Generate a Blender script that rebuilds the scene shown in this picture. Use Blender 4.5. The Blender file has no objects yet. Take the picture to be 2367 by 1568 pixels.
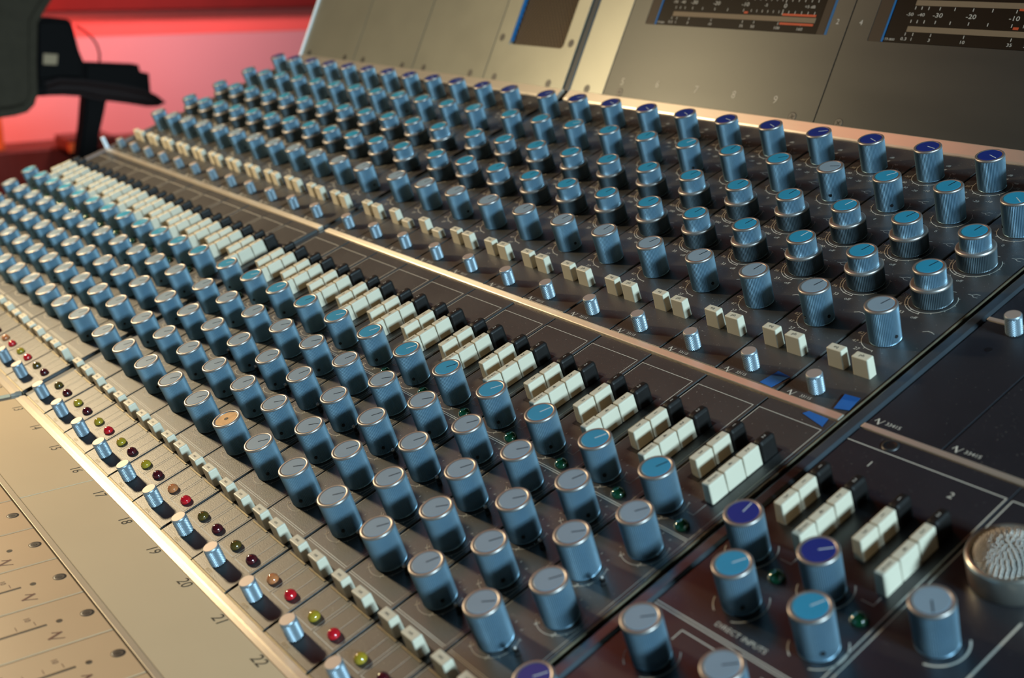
import bpy, bmesh, math, random
from mathutils import Matrix, Vector
random.seed(7)
SC = bpy.context.scene
COL = SC.collection
U = 0.045                      # one channel pitch in metres; all plan dimensions below are in pitches
TILT = math.radians(20)        # slope of the console's work surface
Z0 = 17.0                      # height of the surface origin above the floor (pitches)
RX = Matrix.Rotation(TILT, 4, 'X')
BASE = Matrix.Translation((0, 0, Z0 * U)) @ RX      # console frame -> world

# ------------------------------------------------------------------ camera
CR = ((0.602031, 0.752296, -0.267599), (0.247381, -0.494382, -0.8333), (-0.759185, 0.435473, -0.483737))
CPOS = Vector((19.2015, -5.9065, 8.0793))
def setup_camera():
    r = [Vector(v) for v in CR]
    fwd = r[2].normalized(); right = (r[0] - fwd * r[0].dot(fwd)).normalized(); down = fwd.cross(right)
    m = Matrix((( right.x, -down.x, -fwd.x), (right.y, -down.y, -fwd.y), (right.z, -down.z, -fwd.z))).to_4x4()
    cam = bpy.data.cameras.new('camera'); o = bpy.data.objects.new('camera', cam); COL.objects.link(o)
    o.matrix_world = BASE @ Matrix.Translation(CPOS * U) @ m
    cam.sensor_width = 36; cam.lens = 2699.0 / 2367 * 36
    cam.clip_start = 0.02; cam.clip_end = 60
    cam.dof.use_dof = True; cam.dof.focus_distance = 16.0 * U; cam.dof.aperture_fstop = 8.0
    SC.camera = o
    return o
CAM = setup_camera()
SC.view_settings.view_transform = 'Standard'; SC.view_settings.look = 'None'
SC.view_settings.gamma = 1; SC.view_settings.use_curve_mapping = False
SC.view_settings.exposure = 0.0

# ------------------------------------------------------------------ world and lights
w = bpy.data.worlds.new('world'); SC.world = w; w.use_nodes = True
w.node_tree.nodes['Background'].inputs[0].default_value = (0.45, 0.38, 0.36, 1)
w.node_tree.nodes['Background'].inputs[1].default_value = 0.018

def aim(pos, tgt):
    d = (Vector(tgt) - Vector(pos))
    return Matrix.Translation(Vector(pos) * U) @ d.to_track_quat('-Z', 'Y').to_matrix().to_4x4()
def area(name, pos, tgt, sx, sy, energy, col, spread=180, frame=BASE):
    l = bpy.data.lights.new(name, 'AREA'); l.shape = 'RECTANGLE'; l.size = sx * U; l.size_y = sy * U
    l.energy = energy; l.color = col; l.spread = math.radians(spread)
    o = bpy.data.objects.new(name, l); COL.objects.link(o); o.matrix_world = frame @ aim(pos, tgt)
    return o
WZ = Matrix.Translation((0, 0, Z0 * U))            # level frame with its origin at the surface origin
area('warm_desk_lamp_light', (-14, -4.0, 12.0), (3, 2, 0), 1.6, 1.6, 10.4, (1.0, 0.78, 0.47))
area('window_daylight', (64, 3.0, 19.5), (2, 2, 0), 13, 6, 11.5, (0.58, 0.85, 1.0), 60)
area('added_red_fill', (-20, 14, 36), (10, 0, 0), 16, 10, 1.0, (1.0, 0.22, 0.09), 120)  # added red fill without a known source; reddens panel reflections and shadows
area('red_wall_wash', (-62, 4, 6), (-70, 18, -6), 3, 8, 15, (1.0, 0.12, 0.05), 170, WZ)
area('ceiling_wall_light', (-50, 26, 20), (-70, 24, -2), 6, 6, 11, (1.0, 0.38, 0.42), 120, WZ)

# ------------------------------------------------------------------ materials
def nodes(name):
    m = bpy.data.materials.new(name); m.use_nodes = True
    nt = m.node_tree; b = nt.nodes['Principled BSDF']
    return m, nt, b
def mat(name, col, rough=0.5, metal=0.0, spec=0.5, var=0.0, scale=60, bump=0.0, bscale=400, coat=0.0, aniso=0.0, stretch=None, rvar=0.0, specks=0.0, trans=0.0, grain=None):
    m, nt, b = nodes(name)
    if grain:          # brushed metal: the highlight stretches across the brushing
        cv = nt.nodes.new('ShaderNodeCombineXYZ')
        for i in range(3): cv.inputs[i].default_value = grain[i]
        nt.links.new(cv.outputs[0], b.inputs['Tangent'])
    b.inputs['Base Color'].default_value = (*col, 1)
    b.inputs['Roughness'].default_value = rough
    b.inputs['Metallic'].default_value = metal
    b.inputs['Specular IOR Level'].default_value = spec
    b.inputs['Coat Weight'].default_value = coat
    b.inputs['Transmission Weight'].default_value = trans
    if aniso: b.inputs['Anisotropic'].default_value = aniso
    if var or bump or rvar or specks:
        tc = nt.nodes.new('ShaderNodeTexCoord'); mp = nt.nodes.new('ShaderNodeMapping')
        nt.links.new(tc.outputs['Object'], mp.inputs['Vector'])
        if stretch: mp.inputs['Scale'].default_value = stretch
        oi = nt.nodes.new('ShaderNodeObjectInfo'); vm = nt.nodes.new('ShaderNodeVectorMath'); vm.operation = 'ADD'
        sc = nt.nodes.new('ShaderNodeMath'); sc.operation = 'MULTIPLY'; sc.inputs[1].default_value = 37.0
        nt.links.new(oi.outputs['Random'], sc.inputs[0]); nt.links.new(mp.outputs[0], vm.inputs[0]); nt.links.new(sc.outputs[0], vm.inputs[1])
    if var or rvar:
        n = nt.nodes.new('ShaderNodeTexNoise'); n.inputs['Scale'].default_value = scale; n.inputs['Detail'].default_value = 5
        nt.links.new(vm.outputs[0], n.inputs['Vector'])
    base = None
    if var:
        mx = nt.nodes.new('ShaderNodeMix'); mx.data_type = 'RGBA'
        mx.inputs[6].default_value = (*[c * (1 - var) for c in col], 1); mx.inputs[7].default_value = (*[min(1, c * (1 + var)) for c in col], 1)
        nt.links.new(n.outputs['Fac'], mx.inputs[0]); nt.links.new(mx.outputs[2], b.inputs['Base Color']); base = mx.outputs[2]
    if specks:
        v = nt.nodes.new('ShaderNodeTexNoise'); v.inputs['Scale'].default_value = 900; v.inputs['Detail'].default_value = 1
        nt.links.new(vm.outputs[0], v.inputs['Vector'])
        r = nt.nodes.new('ShaderNodeMapRange'); r.inputs[1].default_value = 0.72; r.inputs[2].default_value = 0.78; r.inputs[3].default_value = 0; r.inputs[4].default_value = specks
        nt.links.new(v.outputs['Fac'], r.inputs[0])
        m2 = nt.nodes.new('ShaderNodeMix'); m2.data_type = 'RGBA'
        if base: nt.links.new(base, m2.inputs[6])
        else: m2.inputs[6].default_value = (*col, 1)
        m2.inputs[7].default_value = (0.55, 0.52, 0.44, 1)
        nt.links.new(r.outputs[0], m2.inputs[0]); nt.links.new(m2.outputs[2], b.inputs['Base Color'])
    if rvar:
        r2 = nt.nodes.new('ShaderNodeMapRange'); r2.inputs[3].default_value = rough - rvar; r2.inputs[4].default_value = rough + rvar
        nt.links.new(n.outputs['Fac'], r2.inputs[0]); nt.links.new(r2.outputs[0], b.inputs['Roughness'])
    if bump:
        n2 = nt.nodes.new('ShaderNodeTexNoise'); n2.inputs['Scale'].default_value = bscale; n2.inputs['Detail'].default_value = 3
        nt.links.new(vm.outputs[0], n2.inputs['Vector'])
        bp = nt.nodes.new('ShaderNodeBump'); bp.inputs['Strength'].default_value = bump; bp.inputs['Distance'].default_value = 0.0006
        nt.links.new(n2.outputs['Fac'], bp.inputs['Height']); nt.links.new(bp.outputs[0], b.inputs['Normal'])
    return m
M = dict(
 panel=mat('dark_grey_anodised_panel', (0.034, 0.033, 0.032), 0.46, 0.0, 1.0, var=0.25, scale=25, bump=0.15, bscale=1800, rvar=0.06, specks=0.35),
 cpanel=mat('dark_grey_centre_panel', (0.016, 0.0165, 0.021), 0.36, 0.0, 0.8, var=0.25, scale=25, bump=0.1, bscale=1800, rvar=0.05, specks=0.15),
 print=mat('cream_screen_print', (0.56, 0.53, 0.46), 0.6),
 knob=mat('blue_grey_anodised_knob', (0.27, 0.42, 0.53), 0.42, 0.8, 0.5, var=0.12, scale=90),
 rim=mat('bare_aluminium_rim', (0.42, 0.385, 0.36), 0.42, 0.8),
 hole=mat('black_screw_recess', (0.004, 0.004, 0.005), 0.5),
 thumb=mat('knurled_aluminium', (0.27, 0.345, 0.40), 0.42, 0.6),
 thumbtop=mat('plain_aluminium_top', (0.42, 0.35, 0.31), 0.5, 0.4),
 cap_navy=mat('dark_blue_cap', (0.006, 0.025, 0.19), 0.40, 0, 0.5, var=0.1),
 cap_cyan=mat('cyan_blue_cap', (0.020, 0.25, 0.42), 0.42, 0, 0.5, var=0.1),
 cap_pale=mat('pale_grey_blue_cap', (0.21, 0.29, 0.36), 0.42, 0, 0.5, var=0.1),
 cap_none=mat('bare_tan_knob_core', (0.46, 0.28, 0.13), 0.5, 0.3, var=0.4, scale=300),
 line_dark=mat('dark_pointer_line', (0.010, 0.014, 0.022), 0.7, 0, 0.1),
 line_pale=mat('pale_pointer_line', (0.50, 0.56, 0.58), 0.5),
 cream=mat('cream_button_plastic', (0.60, 0.55, 0.43), 0.42, 0, 0.5, var=0.08, scale=40, bump=0.06, bscale=900),
 black=mat('black_button_plastic', (0.008, 0.007, 0.0065), 0.5, 0, 0.35, bump=0.15, bscale=500),
 ink=mat('black_ink', (0.02, 0.018, 0.015), 0.6),
 ink_pale=mat('pale_ink', (0.5, 0.48, 0.44), 0.6),
 trim=mat('bare_metal_trim_strip', (0.78, 0.70, 0.59), 0.40, 0.75, 0.5, var=0.1, scale=30, aniso=0.85, grain=(0, 0.94, 0.34), bump=0.1, bscale=700, stretch=(0.15, 1, 1)),
 divider=mat('blue_black_divider', (0.045, 0.065, 0.085), 0.32, 0.6, 0.5, var=0.2),
 strip=mat('tan_metal_strip', (0.42, 0.36, 0.27), 0.5, 0.35, 0.4, var=0.1, scale=30),
 gap=mat('dark_blue_gap', (0.012, 0.024, 0.040), 0.5, 0, 0.4),
 rail=mat('blue_grey_rail', (0.11, 0.135, 0.16), 0.35, 0.7, 0.5, var=0.2),
 ring=mat('dark_anodised_ring', (0.125, 0.165, 0.19), 0.42, 0.75, 0.5, var=0.15, scale=90),
 brass=mat('worn_edge_metal', (0.20, 0.17, 0.11), 0.5, 0.6, var=0.4, scale=120),
 beige=mat('beige_enamel_plate', (0.64, 0.50, 0.32), 0.38, 0, 0.5, var=0.07, scale=12, bump=0.05, bscale=900, specks=0.0),
 beige2=mat('tan_enamel_fader_panel', (0.58, 0.39, 0.225), 0.42, 0, 0.5, var=0.1, scale=20, bump=0.05, bscale=900),
 redink=mat('dark_red_ink', (0.10, 0.02, 0.015), 0.6),
 steel=mat('dark_steel_screw', (0.085, 0.085, 0.085), 0.45, 0.8),
 meterp=mat('satin_meter_bridge_panel', (0.070, 0.073, 0.070), 0.42, 0.60, 0.2, var=0.14, scale=14, bump=0.06, bscale=1500, aniso=0.7, grain=(0, 0.407, 0.914), stretch=(0.4, 2, 1), rvar=0.05),
 meterp_lit=mat('lit_meter_bridge_panel', (0.27, 0.275, 0.235), 0.42, 0.60, 0.2, aniso=0.6, grain=(0, 0.407, 0.914), var=0.12, scale=14, bump=0.06, bscale=1500, rvar=0.04),  # paler copy of the satin panel, lamplight on the left painted in
 bar=mat('light_meter_bar', (0.16, 0.12, 0.08), 0.5, 0, 0.3),
 mface=mat('brown_black_meter_face', (0.007, 0.0045, 0.003), 0.35, 0, 0.3),
 mframe=mat('brown_meter_recess', (0.035, 0.024, 0.017), 0.5, 0, 0.3),
 mblue=mat('blue_edge_film', (0.010, 0.10, 0.26), 0.35),
 mred=mat('orange_red_print', (0.42, 0.05, 0.012), 0.5),
 mwhite=mat('white_print', (0.42, 0.42, 0.40), 0.5),
 tape=mat('blue_masking_tape', (0.005, 0.10, 0.36), 0.7, var=0.15, scale=200),
 mesh=mat('bronze_grille_wire', (0.085, 0.066, 0.048), 0.45, 0.7),
 recess=mat('black_recess', (0.008, 0.008, 0.010), 0.7),
 white=mat('white_plastic', (0.75, 0.80, 0.85), 0.4),
 silver=mat('silver_microphone_ring', (0.70, 0.66, 0.58), 0.30, 0.9),
 wire=mat('silver_grille_wire', (0.55, 0.52, 0.48), 0.35, 0.9),
 dust=mat('pale_dust', (0.34, 0.28, 0.20), 0.9, var=0.3, scale=300),
)
def lampmat(name, col, rough=0.10):
    return mat(name, col, rough, 0, 0.7, coat=0.6, trans=0.0)
M['led_green'] = lampmat('green_lens', (0.003, 0.055, 0.022))
M['led_red'] = lampmat('bright_red_lens', (0.52, 0.010, 0.018))
M['led_maroon'] = lampmat('dark_maroon_lens', (0.060, 0.006, 0.010))
M['led_yellow'] = lampmat('olive_yellow_lens', (0.36, 0.25, 0.020))
M['led_olive'] = lampmat('dark_olive_lens', (0.085, 0.055, 0.010))
M['led_orange'] = lampmat('orange_lens', (0.50, 0.17, 0.060))
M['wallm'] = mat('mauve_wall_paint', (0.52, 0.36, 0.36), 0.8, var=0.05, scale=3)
M['wall_redlit'] = mat('red_lit_wall_band', (0.72, 0.16, 0.13), 0.7, var=0.05, scale=3)  # red light on this strip of wall is painted into its colour
M['wall_dark'] = mat('dark_red_top_band', (0.12, 0.008, 0.005), 0.9, var=0.3, scale=6)  # darker red band across the top of the wall
M['wood'] = mat('dark_red_brown_wood', (0.055, 0.018, 0.010), 0.5, var=0.3, scale=10, stretch=(1, 8, 1))
M['gold'] = mat('golden_wood', (0.42, 0.17, 0.035), 0.5, var=0.2)
M['floorm'] = mat('dark_carpet', (0.03, 0.02, 0.018), 0.95, var=0.3, scale=40)
M['fabric'] = mat('grey_chair_fabric', (0.075, 0.058, 0.038), 0.95, 0, 0.2, var=0.2, scale=60)
M['rubber'] = mat('black_rubber', (0.005, 0.003, 0.0025), 0.7, 0, 0.2)
M['armtop'] = mat('brown_black_armrest', (0.020, 0.006, 0.004), 0.6, 0, 0.3)
M['housing'] = mat('dark_console_housing', (0.02, 0.02, 0.022), 0.6)
M['cheek'] = mat('grey_metal_cheek', (0.22, 0.22, 0.25), 0.4, 0.6)
M['lblue'] = mat('dark_blue_metal', (0.02, 0.07, 0.15), 0.35, 0.5)

# ------------------------------------------------------------------ mesh builder (units: pitches)
class MB:
    def __init__(s): s.v = []; s.f = []; s.mi = []; s.sm = []; s.mats = []
    def slot(s, m):
        m = M[m] if isinstance(m, str) else m
        if m not in s.mats: s.mats.append(m)
        return s.mats.index(m)
    def add(s, vs, fs, m, smooth=False, mtx=None):
        k = len(s.v); i = s.slot(m)
        s.v += [tuple(mtx @ Vector(p)) if mtx else tuple(p) for p in vs]
        for f in fs: s.f.append([a + k for a in f]); s.mi.append(i); s.sm.append(smooth)
    def box(s, a, b, m, bev=0.0, seg=2, mtx=None, taper=0.0):
        bm = bmesh.new(); bmesh.ops.create_cube(bm, size=1)
        c = [(a[i] + b[i]) / 2 for i in range(3)]; d = [abs(b[i] - a[i]) for i in range(3)]
        for v in bm.verts:
            t = taper if v.co.z > 0 else 0
            v.co = Vector((c[0] + v.co.x * (d[0] - 2 * t), c[1] + v.co.y * (d[1] - 2 * t), c[2] + v.co.z * d[2]))
        if bev: bmesh.ops.bevel(bm, geom=bm.edges[:], offset=bev, segments=seg, affect='EDGES', profile=0.5)
        bm.verts.index_update()
        s.add([v.co[:] for v in bm.verts], [[v.index for v in f.verts] for f in bm.faces], m, bool(bev) and False, mtx); bm.free()
    def rings(s, prof, n, m, smooth=True, rib=0.0, nr=0, cap0=True, cap1=True, mtx=None, cx=0, cy=0):
        """prof: list of (r, z, ribbed?)"""
        vs = []
        for p in prof:
            r, z = p[0], p[1]; rb = len(p) > 2 and p[2]
            for i in range(n):
                a = 2 * math.pi * i / n
                rr = r - (rib if (rb and i % 2) else 0)
                vs.append((cx + rr * math.cos(a), cy + rr * math.sin(a), z))
        fs = []
        for j in range(len(prof) - 1):
            for i in range(n):
                fs.append([j * n + i, j * n + (i + 1) % n, (j + 1) * n + (i + 1) % n, (j + 1) * n + i])
        s.add(vs, fs, m, smooth, mtx)
        if cap0: s.add(vs[:n], [list(range(n))[::-1]], m, False, mtx)
        if cap1: s.add(vs[-n:], [list(range(n))], m, False, mtx)
    def tube(s, pts, r, m, n=8):
        pts = [Vector(p) for p in pts]; vs = []; fs = []
        for i, p in enumerate(pts):
            t = (pts[min(i + 1, len(pts) - 1)] - pts[max(i - 1, 0)]).normalized()
            x = t.orthogonal().normalized() if i == 0 else (x - t * x.dot(t)).normalized(); y = t.cross(x)
            for k in range(n):
                a = 2 * math.pi * k / n; vs.append(p + x * r * math.cos(a) + y * r * math.sin(a))
        for i in range(len(pts) - 1):
            for k in range(n): fs.append([i * n + k, i * n + (k + 1) % n, (i + 1) * n + (k + 1) % n, (i + 1) * n + k])
        fs.append(list(range(n))[::-1]); fs.append([(len(pts) - 1) * n + k for k in range(n)])
        s.add(vs, fs, m, True)
    def sphere(s, c, r, m, zs=1.0, z0=-0.3, nu=20, nv=9):
        vs = []; fs = []
        for j in range(nv):
            ph = math.asin(z0) + (math.pi / 2 - math.asin(z0)) * j / nv
            for i in range(nu):
                a = 2 * math.pi * i / nu
                vs.append((c[0] + r * math.cos(ph) * math.cos(a), c[1] + r * math.cos(ph) * math.sin(a), c[2] + r * zs * math.sin(ph)))
        vs.append((c[0], c[1], c[2] + r * zs)); t = len(vs) - 1
        for j in range(nv - 1):
            for i in range(nu): fs.append([j * nu + i, j * nu + (i + 1) % nu, (j + 1) * nu + (i + 1) % nu, (j + 1) * nu + i])
        for i in range(nu): fs.append([(nv - 1) * nu + i, (nv - 1) * nu + (i + 1) % nu, t])
        fs.append(list(range(nu))[::-1])
        s.add(vs, fs, m, True)
    def prism(s, poly, axis, a, b, m, mtx=None):
        """extrude a 2D polygon along an axis ('x': poly=(y,z), 'z': poly=(x,y))"""
        n = len(poly)
        f = (lambda p, t: (t, p[0], p[1])) if axis == 'x' else (lambda p, t: (p[0], p[1], t))
        vs = [f(p, a) for p in poly] + [f(p, b) for p in poly]
        fs = [list(range(n))[::-1], list(range(n, 2 * n))] + [[i, (i + 1) % n, n + (i + 1) % n, n + i] for i in range(n)]
        s.add(vs, fs, m, False, mtx)
    # flat print lying a hair above z
    def seg(s, p, q, wd, m, z=0.0, mtx=None):
        dx, dy = q[0] - p[0], q[1] - p[1]; L = math.hypot(dx, dy) or 1; nx, ny = -dy / L * wd / 2, dx / L * wd / 2
        ex, ey = dx / L * wd / 2, dy / L * wd / 2
        s.add([(p[0] - ex + nx, p[1] - ey + ny, z), (p[0] - ex - nx, p[1] - ey - ny, z), (q[0] + ex - nx, q[1] + ey - ny, z), (q[0] + ex + nx, q[1] + ey + ny, z)], [[0, 1, 2, 3]], m, False, mtx)
    def arc(s, c, r, a0, a1, wd, m, z=0.0, n=28):
        vs = []
        for i in range(n + 1):
            a = math.radians(a0 + (a1 - a0) * i / n)
            for rr in (r - wd / 2, r + wd / 2): vs.append((c[0] + rr * math.cos(a), c[1] + rr * math.sin(a), z))
        s.add(vs, [[2 * i, 2 * i + 1, 2 * i + 3, 2 * i + 2] for i in range(n)], m)
    def text(s, t, pos, size, m, z=0.0, rot=0.0, mtx=None, sx=1.0, shear=0.0):
        vs, fs = glyphs(t); size = size * (0.86 if m == 'print' else 1.0)
        c, sn = math.cos(rot), math.sin(rot); out = []
        for x, y in vs:
            x = (x + shear * y) * size * sx; y *= size; out.append((pos[0] + c * x - sn * y, pos[1] + sn * x + c * y, z))
        s.add(out, fs, m, False, mtx)
    def build(s, name, parent=None, scale=U):
        me = bpy.data.meshes.new(name); me.from_pydata([(x * scale, y * scale, z * scale) for x, y, z in s.v], [], s.f)
        for m in s.mats: me.materials.append(m)
        me.polygons.foreach_set('material_index', s.mi); me.polygons.foreach_set('use_smooth', s.sm); me.update()
        o = bpy.data.objects.new(name, me); COL.objects.link(o)
        if parent: o.parent = parent
        return o
_gl = {}
def glyphs(t):
    """centred outline mesh of a string, cap height about 1"""
    if t not in _gl:
        cu = bpy.data.curves.new('t', 'FONT'); cu.body = t; cu.size = 1.37; cu.resolution_u = 2
        cu.align_x = 'CENTER'; cu.align_y = 'CENTER'
        o = bpy.data.objects.new('t', cu); COL.objects.link(o); bpy.context.view_layer.update()
        me = o.evaluated_get(bpy.context.evaluated_depsgraph_get()).to_mesh()
        _gl[t] = ([(v.co.x, v.co.y) for v in me.vertices], [list(p.vertices) for p in me.polygons])
        bpy.data.objects.remove(o); bpy.data.curves.remove(cu)
    return _gl[t]

def inst(src, parent, loc, rz=0.0, name=None, mats=None):
    """a copy of a part (and its sub-parts) placed under a parent"""
    c = src.copy(); c.parent = parent; c.location = Vector(loc) * U; c.rotation_euler = (0, 0, rz); COL.objects.link(c)
    for g in src.children:
        d = g.copy(); d.parent = c; COL.objects.link(d)
    return c
def thing(name, label, cat, loc, group=None, frame=BASE, rot=None):
    o = bpy.data.objects.new(name, None); COL.objects.link(o); o.empty_display_size = 0.01
    m = frame @ Matrix.Translation(Vector(loc) * U)
    if rot is not None: m = m @ rot
    o.matrix_world = m
    o['label'] = label; o['category'] = cat
    if group: o['group'] = group
    return o
def single(o, label, cat, loc=(0, 0, 0), group=None, frame=BASE, rot=None):
    m = frame @ Matrix.Translation(Vector(loc) * U)
    if rot is not None: m = m @ rot
    o.matrix_world = m; o['label'] = label; o['category'] = cat
    if group: o['group'] = group
    return o
def struct(o, frame=WZ):
    o.matrix_world = frame; o['kind'] = 'structure'; return o

# ------------------------------------------------------------------ prototype parts (linked once, then copied; the prototypes are removed at the end)
PROTO = []
def proto(o): PROTO.append(o); return o
def knob_body(mb, r, z0, z1, ribs, notch=False):
    n = ribs * 2
    mb.rings([(r * 0.88, 0.0), (r * 0.88, z0 + 0.012)], 32, 'hole', True)
    mb.rings([(r * 0.97, z0 + 0.008), (r * 0.975, z0 + 0.02, True), (r, z1 - 0.030, True)], n, 'knob', False, rib=r * 0.045, cap1=False)
    mb.rings([(r * 0.985, z1 - 0.031), (r * 1.005, z1 - 0.024), (r * 1.005, z1 - 0.015), (r * 0.985, z1 - 0.005), (r * 0.95, z1), (r * 0.83, z1), (r * 0.81, z1 - 0.012)], 48, 'rim', True, cap0=False, cap1=True)
def disc(mb, az, r, z, rr):
    c, s_ = math.cos(az), math.sin(az)
    mtx = Matrix.Translation((c * (r - 0.01), s_ * (r - 0.01), z)) @ Matrix(((0, 0, c), (0, 1, s_), (1, 0, 0))).to_4x4()
    # local z -> outward
    ax = Vector((c, s_, 0)); x = Vector((0, 0, 1)); y = ax.cross(x)
    mtx = Matrix.Translation((c * (r - 0.012), s_ * (r - 0.012), z)) @ Matrix((x, y, ax)).transposed().to_4x4()
    mb.rings([(rr, 0.0), (rr, 0.016)], 14, 'hole', True, mtx=mtx)
def make_cap(col, line, r=0.161, z=0.494):
    mb = MB(); mb.rings([(r, z), (r, z + 0.008), (r * 0.96, z + 0.011)], 40, col, False)
    mb.box((-0.006, 0.0, z + 0.006), (0.006, r * 0.9, z + 0.0125), line)
    return mb.build('cap')
def make_knob(capcol, line, hole_az=None, name='knob'):
    mb = MB(); knob_body(mb, 0.2, 0.0, 0.503, 62)
    for h in (hole_az if isinstance(hole_az, (tuple, list)) else [hole_az]):
        if h is not None: disc(mb, math.radians(h), 0.2, 0.11, 0.022)
    o = mb.build(name)
    if capcol:
        c = make_cap(capcol, line); c.parent = o
    return proto(o)
def make_concentric(capcol, line):
    mb = MB(); knob_body(mb, 0.198, 0.27, 0.503, 62); o = mb.build('knob')
    c = make_cap(capcol, line, 0.159); c.parent = o
    mb = MB(); n = 148; r = 0.252
    mb.rings([(0.225, 0), (0.225, 0.02)], 32, 'hole')
    mb.rings([(r * 0.975, 0.012), (r * 0.98, 0.024, True), (r, 0.245, True)], n, 'ring', False, rib=0.009, cap1=False)
    mb.rings([(r * 0.985, 0.244), (r * 1.01, 0.254), (r * 1.01, 0.266), (r * 0.985, 0.282), (r * 0.95, 0.288), (r * 0.84, 0.288)], 56, 'rim', True, cap0=False)
    mb.box((-0.006, r * 0.86, 0.26), (0.006, r * 1.02, 0.2905), 'line_dark')
    g = mb.build('outer_ring'); g.parent = o
    return proto(o)
K_navy = make_knob('cap_navy', 'line_pale', None)
K_navy2 = make_knob('cap_navy', 'line_pale', -60)
K_cyan = make_knob('cap_cyan', 'line_dark', None)
K_cyan2 = make_knob('cap_cyan', 'line_pale', (-10, ))
K_pale = make_knob('cap_pale', 'line_dark', None)
K_pale2 = make_knob('cap_pale', 'line_dark', (5, ))
K_pale3 = make_knob('cap_pale', 'line_dark', (-95, 5))
K_bare = make_knob(None, None, None)
mb = MB(); mb.rings([(0.156, 0.485), (0.156, 0.494)], 36, 'cap_none', False); mb.rings([(0.03, 0.494), (0.03, 0.4965)], 16, 'hole', False)
mb.build('exposed_core').parent = K_bare
C_cyan = make_concentric('cap_cyan', 'line_dark')
C_cyan2 = make_concentric('cap_cyan', 'line_pale')

def make_thumb():
    mb = MB(); r = 0.1; nu = 44; nv = 16; vs = []; fs = []
    for j in range(nv + 1):
        z = 0.016 + (0.232 - 0.016) * j / nv
        for i in range(nu):
            a = 2 * math.pi * i / nu
            rr = r - (0.0075 if (i + j) % 2 else 0)
            vs.append((rr * math.cos(a), rr * math.sin(a), z))
    for j in range(nv):
        for i in range(nu):
            a, b, c, d = j * nu + i, j * nu + (i + 1) % nu, (j + 1) * nu + (i + 1) % nu, (j + 1) * nu + i
            if (i + j) % 2 == 0: fs += [[a, b, d], [b, c, d]]
            else: fs += [[a, b, c], [a, c, d]]
    mb.add(vs, fs, 'thumb', False)
    mb.rings([(0.07, 0), (0.085, 0.004), (0.095, 0.018)], 32, 'thumb')
    mb.rings([(0.0965, 0.23), (0.099, 0.238), (0.098, 0.25), (0.092, 0.259)], 36, 'thumb', True, cap0=False, cap1=False)
    mb.rings([(0.092, 0.259), (0.088, 0.262)], 36, 'thumbtop', False, cap0=False)
    return proto(mb.build('thumbscrew'))
THUMB = make_thumb()

def make_button(name, sx, sy, h, m, txt=None, ink='ink', size=0.06, rot=0.0, bev=0.016, front=0.0):
    mb = MB(); mb.box((-sx / 2, -sy / 2, -0.03), (sx / 2, sy / 2, h), m, bev, 3, taper=0.006)
    if txt: mb.text(txt, (0, 0), size, ink, z=h + 0.0015, rot=rot)
    return proto(mb.build(name))
R90 = math.pi / 2
B_eq = make_button('eq_button', 0.235, 0.135, 0.262, 'cream', 'eq', size=0.05)
B_ph = make_button('phase_button', 0.242, 0.135, 0.262, 'cream', 'ph', size=0.05)
B_1 = make_button('white_button', 0.127, 0.282, 0.258, 'cream', '1', size=0.06)
B_2 = make_button('white_button', 0.127, 0.268, 0.262, 'cream', '2', size=0.06)
B_3 = make_button('white_button', 0.127, 0.276, 0.258, 'cream', '3', size=0.06)
B_4 = make_button('white_button', 0.127, 0.286, 0.262, 'cream', '4', size=0.06)
B_d = make_button('direct_button', 0.127, 0.252, 0.264, 'cream', 'direct', size=0.045, rot=R90)
B_k1 = make_button('black_button', 0.135, 0.245, 0.262, 'black', '1', 'ink_pale', 0.055, bev=0.04)
B_k2 = make_button('black_button', 0.135, 0.255, 0.266, 'black', '2', 'ink_pale', 0.055, bev=0.04)
B_m1 = make_button('mute_button', 0.245, 0.14, 0.245, 'cream', 'mic', size=0.04)
B_m2 = make_button('cut_button', 0.245, 0.14, 0.245, 'cream', 'cut', size=0.04)

def make_lamp(name, m, r=0.078, zs=0.95):
    mb = MB(); mb.sphere((0, 0, 0.018), r, m, zs, z0=-0.2); return proto(mb.build(name))
LED = {k: make_lamp('indicator_lamp', 'led_' + k, 0.074) for k in ('red', 'maroon', 'yellow', 'olive', 'orange')}
LEDG = make_lamp('green_lamp', 'led_green', 0.085, 0.8)
mb = MB(); mb.box((-0.035, -0.03, 0), (0.035, 0.03, 0.05), 'hole', 0.01); mb.tube([(0, 0, 0.04), (0.05, 0.0, 0.13), (0.06, 0, 0.15)], 0.026, 'black'); mb.sphere((0.06, 0, 0.155), 0.024, 'rim', 1.0, -0.9, 12, 6)
TOGGLE = proto(mb.build('toggle_switch'))

# ------------------------------------------------------------------ channel geometry
GAP = 0.258
def left(ch): return (ch - 13) - 0.3 - (GAP if ch < 13 else 0)
ORD = ['', 'first', 'second', 'third', 'fourth', 'fifth', 'sixth', 'seventh', 'eighth', 'ninth', 'tenth', 'eleventh', 'twelfth']
def where(ch):
    if ch >= 13:
        if ch == 24: return 'rightmost, against the thick divider'
        if ch == 23: return 'second from the thick right divider'
        if ch == 13: return 'first right of the bay gap'
        return 'in line with printed number %d' % ch
    k = 13 - ch
    if ch == 1: return 'leftmost, at the far end'
    return '%s left of the bay gap' % ORD[k]

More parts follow.
